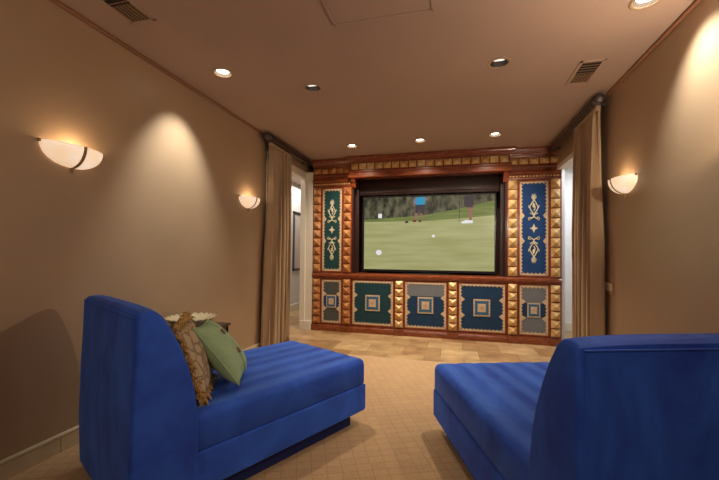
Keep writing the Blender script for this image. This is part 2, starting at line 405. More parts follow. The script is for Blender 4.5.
# ------------------------------------------------------------------ ceiling fixtures
LAB = {0: 'recessed ceiling downlight at the left end of the lit row before the cabinet',
       1: 'recessed ceiling downlight in the middle of the lit row before the cabinet',
       2: 'recessed ceiling downlight at the right end of the lit row before the cabinet',
       3: 'recessed ceiling downlight with a shaded white lens, left of centre above the left chaise end',
       4: 'recessed ceiling downlight with a shaded white lens, right of centre by the small vent',
       5: 'lit recessed downlight close to the left wall above its bright scallop',
       6: 'lit recessed downlight close to the right wall at the top edge of view'}
for i, (x, y, lit) in enumerate(LIGHTS):
    t = thing('recessed_downlight', (x, y, H), LAB[i], 'ceiling light', 'recessed ceiling downlights')
    m = MB(); m.lathe([(0.066, 0.0), (0.066, -0.004), (0.080, -0.006), (0.088, -0.003), (0.088, 0.0)], n=40, close=False); m.build('trim_ring', 'cantrim', t, True)
    m = MB(); m.lathe([(0.0665, -0.004), (0.062, 0.05), (0.058, 0.09), (0.0, 0.09)], n=40, close=False); m.build('reflector', 'can', t, True)
    if lit:
        m = MB(); m.lathe([(0.0, 0.006), (0.03, 0.008), (0.052, 0.020), (0.05, 0.04), (0.0, 0.045)], n=32, close=False); m.build('lamp', 'lamp', t, True)
    else:
        m = MB(); tm = MB(); m.lathe([(0.0, 0.0), (0.035, 0.002), (0.052, 0.010), (0.050, 0.02), (0.0, 0.024)], n=32, close=False)
        o = m.build('lamp', 'lampdim', t, True); o.location = (0, 0.002, 0.016); o.rotation_euler = (math.radians(24), 0, 0)
# their light
for (x, y, lit), tgt, pw, an, bl in [
        (LIGHTS[0], (-1.364, 5.35, 0), 108, 124, 1.0), (LIGHTS[1], (-0.417, 5.3, 0), 108, 124, 1.0), (LIGHTS[2], (0.517, 5.3, 0), 108, 124, 1.0),
        (LIGHTS[5], (-1.875 - math.tan(math.radians(25)) * 2.7, 2.606, 0), 95, 66, .9),
        (LIGHTS[6], (1.107 + math.tan(math.radians(25)) * 2.7, 2.39, 0), 72, 84, 1.0),
        (LIGHTS[3], (-1.0, 3.1, 0), 80, 80, 1.0), (LIGHTS[4], (0.1, 3.1, 0), 80, 80, 1.0)]:
    spot('downlight_beam', (x, y, H - .012), tgt, pw, an, bl, (.93, .95, .90) if pw in (95, 72) else (1.0, .86, .70))

def ceiling_vent(x0, x1, y0, y1, label):
    t = thing('ceiling_vent', ((x0 + x1) / 2, (y0 + y1) / 2, H), label, 'air vent', 'ceiling air vents', world=True)
    z = H
    m = MB()
    m.box(x0, x1, y0, y0 + .022, z - .008, z, bev=.002); m.box(x0, x1, y1 - .022, y1, z - .008, z, bev=.002)
    m.box(x0, x0 + .022, y0, y1, z - .008, z, bev=.002); m.box(x1 - .022, x1, y0, y1, z - .008, z, bev=.002)
    m.build('frame', 'ceiling', t)
    m = MB(); m.box(x0 + .02, x1 - .02, y0 + .02, y1 - .02, z - .002, z); m.build('backing', 'dark', t)
    m = MB(); n = 5; ym = y0 + (y1 - y0) * .55
    for k in range(n):
        a = x0 + .03
        yy = y0 + .035 + (ym - y0 - .05) * k / (n - 1)
        m.box(x0 + .022, x1 - .022, yy, yy + .010, z - .0045, z - .002)
    n = 6
    for k in range(n):
        xx = x0 + .032 + (x1 - x0 - .064) * k / (n - 1)
        m.prism([(xx - .009, z - .003), (xx + .001, z - .012), (xx + .004, z - .011), (xx - .004, z - .002)], ym + .01, y1 - .022, 'y') if False else m.box(xx - .009, xx + .007, ym + .01, y1 - .022, z - .0045, z - .002)
    m.build('slats', 'ventm', t)
ceiling_vent(0.962, 1.145, 3.09, 3.49, 'small bronze-toned ceiling air vent near the right wall')
ceiling_vent(-2.065, -1.87, 1.50, 1.90, 'ceiling air vent above the near left wall at the top edge')
t = thing('access_hatch', (-.44, 1.9, H), 'flush square access hatch outlined in the ceiling at the top edge', 'hatch', world=True)
m = MB(); m.box(-.756, -.12, 1.60, 2.222, H - .009, H, bev=.003); m.box(-.1, -.1 + .001, 1.6, 1.6, H, H)
m = MB(); m.box(-.742, -.134, 1.614, 2.208, H - .005, H); m.build('hatch_panel', 'ceiling', t)
m = MB()
for a in [(-.76, -.745, 1.59, 2.225), (-.131, -.116, 1.59, 2.225), (-.76, -.116, 1.59, 1.605), (-.76, -.116, 2.21, 2.225)]: m.box(*a, H - .009, H, bev=.002)
m.build('hatch_frame', 'ceiling', t)

# ------------------------------------------------------------------ sconces
def make_sconce():
    t = thing('wall_sconce', (0, 0, 0), None, 'wall light')   # local: wall plane x=0, room +x, rim at z=0
    m = MB(); A, D, Z = .186, .112, .125; nu, nv = 28, 12
    def P(a, b, k=1.0):   # a: 0..pi around, b: 0 rim .. pi/2 bottom
        return (D * k * math.sin(a) * math.cos(b) + .004, -A * k * math.cos(a) * math.cos(b) ** .85, -Z * k * math.sin(b) ** 1.0)
    for k in (1.0, .965):
        g = [[m.bm.verts.new(P(PI * i / nu, PI / 2 * j / nv, k)) for i in range(nu + 1)] for j in range(nv + 1)]
        for j in range(nv):
            for i in range(nu): m.face([g[j][i], g[j][i + 1], g[j + 1][i + 1], g[j + 1][i]])
        if k == 1.0: g0 = g[0]
    for i in range(nu): m.face([g0[i], g0[i + 1], g[0][i + 1], g[0][i]])
    bmesh.ops.remove_doubles(m.bm, verts=m.bm.verts[:], dist=1e-5)
    m.build('glass_bowl', 'glow', t, True)
    m = MB(); path = [P(PI / 2, PI / 2 * j / 14, 1.035) for j in range(15)]
    n = len(path); w = .009
    vs = [m.pts([(p[0], -w, p[2]), (p[0], w, p[2]), (p[0] - .008, w, p[2] + .001), (p[0] - .008, -w, p[2] + .001)]) for p in path]
    for a, b in zip(vs, vs[1:]):
        for k in range(4): m.face([a[k], a[(k + 1) % 4], b[(k + 1) % 4], b[k]])
    m.face(vs[0]); m.face(vs[-1])
    m.build('strap', 'bronze', t)
    m = MB(); m.lathe([(0.0, -.030), (.006, -.026), (.008, -.018), (.004, -.010), (.010, -.004), (.010, 0.004), (0, .006)], (.012, 0, -Z - .004), 16, False); m.build('finial', 'bronze', t, True)
    for s in (-1, 1):
        m = MB(); m.lathe([(0, -.012), (.009, -.006), (.009, .006), (0, .012)], (.012, s * (A + .004), -.004), 12, False); m.build('clip', 'bronze', t, True)
    m = MB(); m.box(.0, .012, -.06, .06, -.09, -.01, bev=.003); m.build('backplate', 'bronze', t)
    return t
sc0 = make_sconce()
SCZ = 1.885
for i, (x, y, rz, lab) in enumerate([
        (XL, 1.72, 0, 'glowing alabaster half-bowl wall sconce at far left, nearest the camera'),
        (XL, 3.74, 0, 'glowing alabaster half-bowl wall sconce on the left wall beside the curtain'),
        (XR, 3.42, PI, 'glowing alabaster half-bowl wall sconce on the right wall above the switch'),
        (XR, 1.85, PI, 'glowing alabaster half-bowl wall sconce on the right wall beyond the frame edge')]):
    o = sc0 if i == 0 else copy_tree(sc0)
    o.location = (x, y, SCZ); o.rotation_euler = (0, 0, rz); o['label'] = lab; o['group'] = 'alabaster wall sconces'
    d = bpy.data.lights.new('sconce_bulb', 'POINT'); d.energy = 1.5 if i < 3 else 50; d.color = (1.0, 0.76, 0.50) if i < 3 else (1.0, .82, .62); d.shadow_soft_size = 0.045 if i < 3 else 0.02
    l = bpy.data.objects.new('sconce_bulb', d); COL.objects.link(l); l.location = (x + (.070 if rz == 0 else -.075), y, SCZ - .01 if i < 3 else SCZ + .045)

# ------------------------------------------------------------------ cabinet wall
D_STUD = .052
def studs_v(m, x0, x1, z0, z1, n, y=YC, d=D_STUD):
    h = (z1 - z0) / n
    for k in range(n): m.pyramid(x0 + .010, x1 - .010, z0 + k * h + .007, z0 + (k + 1) * h - .007, y, d)
def studs_h(m, x0, x1, z0, z1, n, y, d=D_STUD, fancy=()):
    w = (x1 - x0) / n; z0 += .004; z1 -= .004
    for k in range(n):
        a, b = x0 + k * w + .010, x0 + (k + 1) * w - .010
        if k in fancy:   # flat tile with a round boss
            m.box(a, b, y - .008, y, z0, z1, bev=.002, seg=1)
            t = bmesh.new(); bmesh.ops.create_uvsphere(t, u_segments=14, v_segments=8, radius=.026)
            m.merge(t, Matrix.Translation(((a + b) / 2, y - .008, (z0 + z1) / 2)) @ Matrix.Diagonal((1, .55, 1, 1)))
        else: m.pyramid(a, b, z0, z1, y, d)

def lace_path(x0, x1, z0, z1, base, amp, pitch, notches):
    """closed outer/inner paths; notches: (side, pos 0..1, half width, depth)"""
    outer, inner = [], []
    def side(p0, p1, nrm, tag_, horizontal):
        L = math.hypot(p1[0] - p0[0], p1[1] - p0[1]); n = max(2, round(L / pitch)); k = 6
        for i in range(n * k):
            t = i / (n * k); s = t * L
            ins = base + amp * (1 - abs(math.sin(PI * n * t)))
            for (sd, pos, hw, dp) in notches:
                if sd == tag_:
                    q = abs(t - pos) * L
                    if q < hw: ins = max(ins, base + dp * (1 - q / hw))
            ox, oz = p0[0] + (p1[0] - p0[0]) * t, p0[1] + (p1[1] - p0[1]) * t
            # keep inner points inside the mitred corner
            f = base
            a = min(max(s, f), L - f)
            ix = p0[0] + (p1[0] - p0[0]) * a / L + nrm[0] * ins; iz = p0[1] + (p1[1] - p0[1]) * a / L + nrm[1] * ins
            outer.append((ox, oz)); inner.append((ix, iz))
    side((x0, z0), (x1, z0), (0, 1), 'b', True); side((x1, z0), (x1, z1), (-1, 0), 'r', False)
    side((x1, z1), (x0, z1), (0, -1), 't', True); side((x0, z1), (x0, z0), (1, 0), 'l', False)
    return outer, inner

def star(cx, cz, r1, r2, n=8, rot=0):
    return [(cx + (r1 if k % 2 == 0 else r2) * math.cos(rot + PI * k / n), cz + (r1 if k % 2 == 0 else r2) * math.sin(rot + PI * k / n)) for k in range(2 * n)]

def medallion(root, door, cx, cz, w, h, y):
    m = MB()
    m.mi = 0; m.box(cx - w / 2, cx + w / 2, y - .005, y, cz - h / 2, cz + h / 2, bev=.0015, seg=1)
    def wavy(hw, hh, amp, n):
        o, i = lace_path(cx - hw, cx + hw, cz - hh, cz + hh, amp * .2, amp, 2 * hw / n, [])
        return i
    m.mi = 1; m.prism(wavy(w * .44, h * .44, w * .055, 5), y - .0075, y - .005)
    m.mi = 0; m.prism(wavy(w * .27, h * .27, w * .05, 4), y - .0095, y - .0075)
    m.mi = 2; m.prism(star(cx, cz, w * .20, w * .10, 4, PI / 4), y - .0115, y - .0095)
    m.mi = 1; m.prism(star(cx, cz, w * .13, w * .05, 4, 0), y - .0125, y - .0115)
    m.mi = 3; m.prism(star(cx, cz, w * .055, w * .045, 6, 0), y - .014, y - .0125)
    sub(m, 'medallion', ['lace', 'medblue', 'pink', 'gold'], root, door)

def door_panel(root, x0, x1, z0, z1, field, bands=None, ornament=False):
    """bands: list of (frac0, frac1, material)"""
    y = YC - .006
    m = MB(); b = .02
    m.box(x0, x1, y, YC + .02, z0, z0 + b, bev=.003); m.box(x0, x1, y, YC + .02, z1 - b, z1, bev=.003)
    m.box(x0, x0 + b, y, YC + .02, z0 + b, z1 - b, bev=.003); m.box(x1 - b, x1, y, YC + .02, z0 + b, z1 - b, bev=.003)
    door = m.build('door', 'mahog', root)
    fx0, fx1, fz0, fz1 = x0 + b, x1 - b, z0 + b, z1 - b
    m = MB(); mats = []
    for k, (a, c, mt) in enumerate(bands or [(0, 1, field)]):
        m.mi = k; mats.append(mt); m.box(fx0, fx1, YC, YC + .015, fz0 + (fz1 - fz0) * a, fz0 + (fz1 - fz0) * c)
    sub(m, 'cloth_panel', mats, root, door)
    m = MB()
    nh = [('l', .33, .05, .06), ('l', .67, .05, .06), ('r', .33, .05, .06), ('r', .67, .05, .06)]
    o, i = lace_path(fx0, fx1, fz0, fz1, .020, .020, .050, nh if (fz1 - fz0) < 1 else [(s, p, .06, .045) for s in 'lr' for p in (.365, .635)])
    m.ring(o, i, YC - .005, YC); sub(m, 'lace_border', 'lace', root, door)
    cx = (x0 + x1) / 2; cz = (z0 + z1) / 2
    if not ornament:
        medallion(root, door, cx, cz, .23 if x1 - x0 > .5 else .165, .245 if x1 - x0 > .5 else .20, YC - .002)
    else:
        m = MB()
        yy = YC - .006
        m.prism([(cx + (.062 if k % 4 == 0 else .026 if k % 2 else .062) * math.cos(PI * k / 4) * .85, cz + (.062 if k % 2 == 0 else .026) * math.sin(PI * k / 4)) for k in range(8)], YC - .008, YC)
        for sg in (1, -1):
            zc = cz + sg * .30
            def T(pts, r=.0065):
                m.tube([(cx + px, yy, zc + sg * pz) for px, pz in pts], r, 6)
            for sx in (1, -1):
                T([(sx * .052 * math.sin(PI * k / 14) * (1 if k < 9 else .8), -.10 + .20 * k / 14) for k in range(15)], .007)
                # scrolls at the lower end, crossing
                T([(sx * (-.05 + .10 * k / 10 + .012 * math.sin(PI * k / 5)), -.17 + .085 * k / 10) for k in range(11)], .007)
                T([(sx * (.052 - .02 * math.cos(a)), -.165 + .02 * math.sin(a)) for a in [i_ * .6 for i_ in range(9)]], .005)
                # leaves at upper end
                T([(0, .10), (sx * .022, .125), (sx * .034, .155)], [.008, .009, .002])
                T([(0, .13), (sx * .016, .155), (sx * .022, .185)], [.008, .008, .002])
                T([(sx * .046, -.02), (sx * .066, .0), (sx * .07, .03)], [.007, .006, .002])
            T([(0, -.05), (.018, -.01), (0, .03), (-.018, .06), (0, .09), (0, .13), (0, .19)], [.009, .008, .008, .008, .008, .009, .003])
            t = bmesh.new(); bmesh.ops.create_uvsphere(t, u_segments=10, v_segments=6, radius=.018)
            m.merge(t, Matrix.Translation((cx, YC - .004, zc + sg * .02)) @ Matrix.Diagonal((1, .4, 1.7, 1)))
        sub(m, 'gilt_applique', 'orn', root, door, 'auto')
    return door

# column x ranges and door ranges on the front plane
XA0, XA1 = -2.195, 1.46
CW = [(-2.19, -2.052), (-1.682, -1.545), (-.845, -.708), (-.052, .083), (.768, .902), (1.318, 1.452)]
Z0, Z1, ZL0, ZL1, ZT = .115, .835, .845, .93, 2.312

def moulding(m, x0, x1, prof, wrap=True):
    """profile (outset, z) in front of YC, mitred returns at both ends"""
    n = len(prof)
    def pt(p, k):
        if k == 0: return (x0 - (p[0] if wrap else 0), YC + .1, p[1])
        if k == 1: return (x0 - (p[0] if wrap else 0), YC - p[0], p[1])
        if k == 2: return (x1 + (p[0] if wrap else 0), YC - p[0], p[1])
        return (x1 + (p[0] if wrap else 0), YC + .1, p[1])
    R = [m.pts([pt(p, k) for p in prof]) for k in range(4)]
    for a, b in zip(R, R[1:]):
        for i in range(n): m.face([a[i], a[(i + 1) % n], b[(i + 1) % n], b[i]])
    m.face(R[0][::-1]); m.face(R[3])

def carcass(m, x0, x1, z0, z1, back=YC + .56, t=.02):
    m.box(x0, x0 + t, YC + .02, back, z0, z1); m.box(x1 - t, x1, YC + .02, back, z0, z1)
    m.box(x0 + t, x1 - t, YC + .02, YC + .04, z0, z1)
    m.box(x0 + t, x1 - t, back - .02, back, z0, z1); m.box(x0 + t, x1 - t, YC + .04, back - .02, z1 - .02, z1)

def tower(cols, label, cloth_up, low_bands, studmat):
    (a0, a1), (b0, b1) = cols
    x0, x1 = a0 - .006, b1 + .006
    t = thing('tower_cabinet', ((x0 + x1) / 2, YC + .28, 0), label, 'cabinet', 'tall cabinets flanking the television', world=True)
    m = MB(); carcass(m, x0, x1, .0, 2.49)
    for s0, s1 in cols: m.box(s0 - .004, s1 + .004, YC, YC + .02, Z0, ZT)
    m.box(a1, b0, YC, YC + .02, Z1, ZL1 + .005); m.box(a1, b0, YC + .004, YC + .02, ZT - .012, 2.49)
    m.box(x0, a1, YC, YC + .02, ZT, 2.49); m.box(b0, x1, YC, YC + .02, ZT, 2.49)
    m.build('carcass', 'mahog', t)
    door_panel(t, a1 + .006, b0 - .006, ZL1 + .01, ZT - .015, cloth_up, None, True)
    door_panel(t, a1 + .006, b0 - .006, Z0, Z1, None, low_bands)
    for s0, s1 in cols:
        m = MB(); studs_v(m, s0, s1, Z0, Z1, 6); m.build('stud_column', studmat, t)
        m = MB(); studs_v(m, s0, s1, ZL1 + .01, ZT - .005, 10); m.build('stud_column', studmat, t)
    m = MB(); moulding(m, x0 + .0, x1, [(0, 0), (.022, 0), (.022, .055), (.016, .075), (.008, .085), (.004, .108), (0, .108)], False)
    for s0, s1 in cols: m.box(max(s0 - .012, x0), min(s1 + .012, x1), YC - .034, YC, 0, .10, bev=.006)
    m.build('plinth', 'mahogh', t)
    m = MB(); moulding(m, x0, x1, [(0, ZL0), (.01, ZL0), (.014, ZL0 + .02), (.026, ZL0 + .03), (.026, ZL0 + .06), (.014, ZL0 + .07), (.01, ZL1), (0, ZL1)], False)
    m.build('waist_rail', 'mahogh', t)
    m = MB(); moulding(m, x0, x1, [(0, ZT), (.012, ZT), (.014, ZT + .02), (.008, ZT + .024), (.008, ZT + .058), (.022, ZT + .066), (.034, ZT + .082), (.034, ZT + .10), (.02, ZT + .12), (0, ZT + .12)], False)
    m.build('frieze_rail', 'mahogh', t)
    m = MB(); n = 15
    for k in range(n):
        a = x0 + .02 + (x1 - x0 - .04) * (k + .12) / n; m.box(a, a + (x1 - x0 - .04) / n * .62, YC - .020, YC - .004, ZT + .028, ZT + .052, bev=.003, seg=1)
    m.build('dentil_strip', 'gold', t)
    m = MB(); studs_h(m, x0 + .01, x1 - .01, 2.522, 2.617, 5, YC - .004); m.build('stud_frieze', studmat, t)
    m = MB(); m.box(x0, x1, YC - .004, YC + .3, 2.49, 2.63)
    moulding(m, x0, x1, [(0, 2.626), (.012, 2.626), (.016, 2.640), (.03, 2.648), (.034, 2.662), (.052, 2.678), (.060, 2.70), (.066, 2.72), (.066, 2.747), (0, 2.747)], False)
    moulding(m, x0, x1, [(0, 2.468), (.014, 2.468), (.02, 2.483), (.02, 2.500), (.01, 2.512), (0, 2.512)], False)
    m.build('crown', 'mahogh', t)
    return t

tower((CW[0], CW[1]), 'tall studded wooden cabinet left of the television with green cloth upper door', 'green',
      [(0, .36, 'charcoal'), (.36, .64, 'royal'), (.64, 1, 'charcoal')], 'goldr')
tower((CW[4], CW[5]), 'tall studded wooden cabinet right of the television with royal blue upper door', 'royal',
      [(0, .36, 'slate'), (.36, .64, 'navy'), (.64, 1, 'slate')], 'gold')

# centre base unit
bx0, bx1 = -1.537, .760
t = thing('base_cabinet', ((bx0 + bx1) / 2, YC + .28, 0), 'low wooden cabinet with three blue cloth doors beneath the television', 'cabinet', world=True)
m = MB(); carcass(m, bx0, bx1, 0, ZL1 - .01)
for s0, s1 in CW[2:4]: m.box(s0 - .004, s1 + .004, YC, YC + .02, Z0, ZL0)
m.box(bx0, bx1, YC, YC + .02, Z1, ZL0 + .01); m.build('carcass', 'mahog', t)
dr = [(-1.53, -.852), (-.701, -.059), (.090, .753)]
door_panel(t, *dr[0], Z0, Z1, 'teal'); door_panel(t, *dr[1], Z0, Z1, None, [(0, .70, 'navy'), (.70, 1, 'slate')]); door_panel(t, *dr[2], Z0, Z1, 'navy')
for s0, s1 in CW[2:4]:
    m = MB(); studs_v(m, s0, s1, Z0, Z1, 6); m.build('stud_column', 'gold' if s0 > -.5 else 'gold', t)
m = MB(); moulding(m, bx0, bx1, [(0, 0), (.022, 0), (.022, .055), (.016, .075), (.008, .085), (.004, .108), (0, .108)], False)
for s0, s1 in CW[2:4]: m.box(s0 - .012, s1 + .012, YC - .034, YC, 0, .10, bev=.006)
m.build('plinth', 'mahogh', t)
m = MB(); moulding(m, bx0, bx1, [(0, ZL0), (.01, ZL0), (.014, ZL0 + .02), (.026, ZL0 + .03), (.026, ZL0 + .06), (.014, ZL0 + .07), (.01, ZL1), (0, ZL1)], False)
m.box(bx0, bx1, YC, YC + .56, ZL1 - .012, ZL1); m.build('counter_top', 'mahogh', t)

# niche and bridging cornice
t = thing('television_niche', ((bx0 + bx1) / 2, YC + .4, ZL1), 'dark mahogany recess surrounding the television between the tall cabinets', 'niche', world=True)
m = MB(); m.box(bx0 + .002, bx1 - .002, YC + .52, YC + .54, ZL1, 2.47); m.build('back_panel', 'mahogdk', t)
for x0, x1 in ((bx0 + .002, bx0 + .075), (bx1 - .075, bx1 - .002)):
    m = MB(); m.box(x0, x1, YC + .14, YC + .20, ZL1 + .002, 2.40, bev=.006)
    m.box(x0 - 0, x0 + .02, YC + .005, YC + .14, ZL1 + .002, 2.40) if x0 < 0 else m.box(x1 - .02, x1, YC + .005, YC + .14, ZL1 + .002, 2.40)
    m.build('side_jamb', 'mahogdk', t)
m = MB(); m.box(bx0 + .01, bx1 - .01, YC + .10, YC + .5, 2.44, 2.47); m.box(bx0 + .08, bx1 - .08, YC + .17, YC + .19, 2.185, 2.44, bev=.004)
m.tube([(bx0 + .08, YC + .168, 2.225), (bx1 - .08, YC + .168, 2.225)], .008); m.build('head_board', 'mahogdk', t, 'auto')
m = MB()
for k in range(12):
    x = bx0 + .12 + (bx1 - bx0 - .24) * k / 11
    m = MB(); m.tube([(x, YC + .165, 2.218), (x, YC + .165, 2.175), (x + .006, YC + .16, 2.165)], .003, 6); m.build('hook', 'pewter', t)

PJ = .10   # forward break of the middle cornice
t = thing('cabinet_cornice', ((bx0 + bx1) / 2, YC, 2.38), 'carved wooden cornice with a gilt stud row bridging over the television', 'cornice', world=True)
cx0, cx1 = bx0 - .02, bx1 + .03
m = MB()
yf = YC - PJ
m.box(cx0, cx1, yf + .004, YC + .10, 2.425, 2.747)
def mould2(m, prof):
    R = []
    for k in range(4):
        ps = []
        for o_, z in prof:
            X = cx0 - o_ if k < 2 else cx1 + o_
            Y = YC + .06 if k in (0, 3) else yf - o_
            ps.append((X, Y, z))
        R.append(m.pts(ps))
    n = len(prof)
    for a, b in zip(R, R[1:]):
        for i in range(n): m.face([a[i], a[(i + 1) % n], b[(i + 1) % n], b[i]])
    m.face(R[0][::-1]); m.face(R[3])
mould2(m, [(0, 2.652), (.010, 2.652), (.014, 2.662), (.024, 2.668), (.028, 2.680), (.042, 2.690), (.048, 2.705), (.052, 2.72), (.052, 2.747), (0, 2.747)])
mould2(m, [(0, 2.42), (.012, 2.42), (.018, 2.435), (.018, 2.455), (.006, 2.462), (.006, 2.490), (.014, 2.497), (.020, 2.510), (.020, 2.524), (.008, 2.534), (0, 2.534)])
m.build('crown', 'mahogh', t)
m = MB(); studs_h(m, cx0 + .02, cx1 - .02, 2.543, 2.644, 18, yf + .004, .050, (1, 2, 8, 16))
m.pyramid(yf + .02, YC - .01, 2.547, 2.64, cx0 + .001, .02, 'x')
m.build('stud_frieze', 'gold', t, 'auto')
for x0, x1 in ((cx0 + .02, cx0 + .085), (cx1 - .085, cx1 - .02)):
    m = MB(); m.prism([(YC - .005, 2.28), (YC - .02, 2.30), (YC - .035, 2.35), (YC - .07, 2.38), (YC - .085, 2.42), (YC - .005, 2.42)], x0, x1, 'x'); m.build('corbel', 'mahog', t)

# television
TX0, TX1, TZ0, TZ1, TY = -1.385, .614, .995, 2.150, YC + .20
t = thing('television', ((TX0 + TX1) / 2, TY + .05, ZL1), 'large flat screen television showing a golf putting green', 'television', world=True)
m = MB(); f = .022
m.box(TX0 - f, TX1 + f, TY, TY + .05, TZ0 - .035, TZ0, bev=.004); m.box(TX0 - f, TX1 + f, TY, TY + .05, TZ1, TZ1 + f, bev=.004)
m.box(TX0 - f, TX0, TY, TY + .05, TZ0, TZ1); m.box(TX1, TX1 + f, TY, TY + .05, TZ0, TZ1); m.box(TX0, TX1, TY + .012, TY + .07, TZ0, TZ1)
m.build('bezel', 'black', t)
m = MB(); m.box(-.75, -.02, TY - .06, TY + .12, ZL1 + .0005, ZL1 + .014, bev=.005); m.box(-.46, -.31, TY + .03, TY + .08, ZL1 + .01, TZ0 - .03); m.build('stand', 'black', t)
m = MB(); m.lathe([(0, -.003), (.01, -.003), (.012, 0)], (0, 0, 0), 12, False)
m.bm.free(); m = MB()
# picture, in u (0..1 left-right) and v (0..1 bottom-top); everything lies on the screen glass
def SP(u, v, k): return (TX0 + (TX1 - TX0) * u, TY + .010 - .0006 * k, TZ0 + (TZ1 - TZ0) * v)
def Z(zx, zy):
    u = (zx - 63) / 587; top = 80 - 15 * u; bot = 401 + 11 * u; return u * 1.084 / (u * 1.084 + 1 - u), (bot - zy) / (bot - top)
def poly(m, pts, k): m.face(m.pts([SP(*p, k) for p in pts]))
def pz(m, pts, k): poly(m, [Z(*p) for p in pts], k)
def ell(m, cx, cy, rx, ry, k, n=16): pz(m, [(cx + rx * math.cos(2 * PI * i / n), cy + ry * math.sin(2 * PI * i / n)) for i in range(n)], k)
m.mi = 0; poly(m, [(0, 0), (1, 0), (1, .74), (.55, .68), (0, .68)], 0)
m.mi = 1; poly(m, [(0, .66), (.55, .665), (1, .725), (1, .92), (.72, .81), (.45, .735), (0, .69)], 1)
m.mi = 2; poly(m, [(0, .68), (.45, .73), (.72, .80), (1, .91), (1, 1), (0, 1)], .5)
m.mi = 3
for cx, cy, rx, ry in [(376, 253, 7, 6.5), (130, 327, 13, 12)]: ell(m, cx, cy, rx, ry, 2)
pz(m, [(126, 152), (143, 152), (143, 172), (126, 172)], 2)
pz(m, [(500, 190), (522, 181), (553, 183), (553, 195), (505, 197)], 4)
m.mi = 4; pz(m, [(296, 78), (336, 76), (355, 84), (338, 96), (336, 113), (300, 115), (288, 100)], 3)
m.mi = 5; pz(m, [(298, 112), (336, 110), (338, 130), (326, 152), (318, 150), (316, 130), (306, 150), (293, 150)], 3)
pz(m, [(515, 70), (560, 68), (556, 110), (552, 126), (530, 126), (514, 115)], 3)
pz(m, [(248, 186), (262, 184), (262, 194), (248, 195)], 2); pz(m, [(492, 70), (495, 70), (493, 188), (491, 188)], 2)
m.mi = 6; pz(m, [(294, 148), (304, 150), (298, 182), (289, 182)], 2); pz(m, [(317, 148), (326, 150), (318, 182), (311, 182)], 2)
pz(m, [(532, 124), (553, 124), (552, 150), (547, 184), (536, 184), (534, 150)], 3); pz(m, [(286, 84), (294, 84), (292, 118), (284, 116)], 3)
pz(m, [(340, 78), (354, 82), (348, 92), (338, 90)], 4)
m.mi = 7; pz(m, [(284, 180), (299, 180), (298, 190), (282, 190)], 3); pz(m, [(308, 180), (320, 180), (322, 190), (308, 190)], 3)
TREES = emis('screen_trees', srgb(14, 20, 10), .8, srgb(104, 102, 76), 9, (1.6, 1, .8))
LAWN = emis('screen_lawn', srgb(156, 156, 100), .85, srgb(176, 174, 122), 2.0, (.6, 1, 7))
SLOPE = emis('screen_slope', srgb(96, 112, 50), .8, srgb(124, 136, 70), 4, (.6, 1, 6))
scr = m.build('screen', [LAWN, SLOPE, TREES, emis('screen_white', srgb(240, 240, 244)), emis('screen_blue', srgb(30, 150, 190)),
                         emis('screen_dark', srgb(50, 44, 56)), emis('screen_skin', srgb(150, 100, 84)), emis('screen_shoe', srgb(96, 36, 24))], t)

# ------------------------------------------------------------------ curtains and poles
def curtain(name_lab, xc, y0, y1, sgn, n_folds, flare, seed):
    rnd = random.Random(seed)
    ph = [rnd.uniform(-.5, .5) for _ in range(n_folds + 2)]; am = [rnd.uniform(.7, 1.25) for _ in range(n_folds + 2)]
    nu, nv = n_folds * 14, 34; m = MB()
    zt, zb = 2.625, .012; g = []
    for j in range(nv + 1):
        v = j / nv; row = []
        z = zt + (zb - zt) * v
        for i in range(nu + 1):
            u = i / nu; fidx = u * n_folds; k = int(min(fidx, n_folds - 1))
            fr = fidx - k; a = am[k] * (1 - fr) + am[k + 1] * fr
            amp = (.020 + .030 * min(1, v * 2.2)) * a
            x = xc + amp * math.sin(2 * PI * (fidx + .15 * math.sin(3 * v + k) + .1 * ph[k])) * sgn
            spread = flare * (v ** 1.5) - .03 * math.sin(PI * min(1, v * 2))
            yy = y0 - spread * (1 - u) * 1.0 + (y1 - y0) * u + .012 * math.sin(2 * PI * fidx * 2 + 1.3)
            row.append(m.bm.verts.new((x, yy, z)))
        g.append(row)
    for j in range(nv):
        for i in range(nu): m.face([g[j][i], g[j][i + 1], g[j + 1][i + 1], g[j + 1][i]])
    t = thing('curtain', (xc, (y0 + y1) / 2, 0), name_lab, 'curtain', 'taupe curtains', world=True)
    o = m.build('drape', 'curtain', t, True)
    md = o.modifiers.new('thick', 'SOLIDIFY'); md.thickness = .004
    m = MB(); m.box(xc - .02, xc + .02, y0, y1, 2.595, 2.636, bev=.006); m.build('heading_band', 'curtain', t)
    return t
curtain('taupe pleated floor-length curtain hanging beside the left doorway', XL + .095, 4.06, 4.64, -1, 6, .10, 3)
curtain('taupe pleated floor-length curtain hanging on the right wall past the switch', XR - .09, 3.74, 4.36, 1, 6, .0, 9)
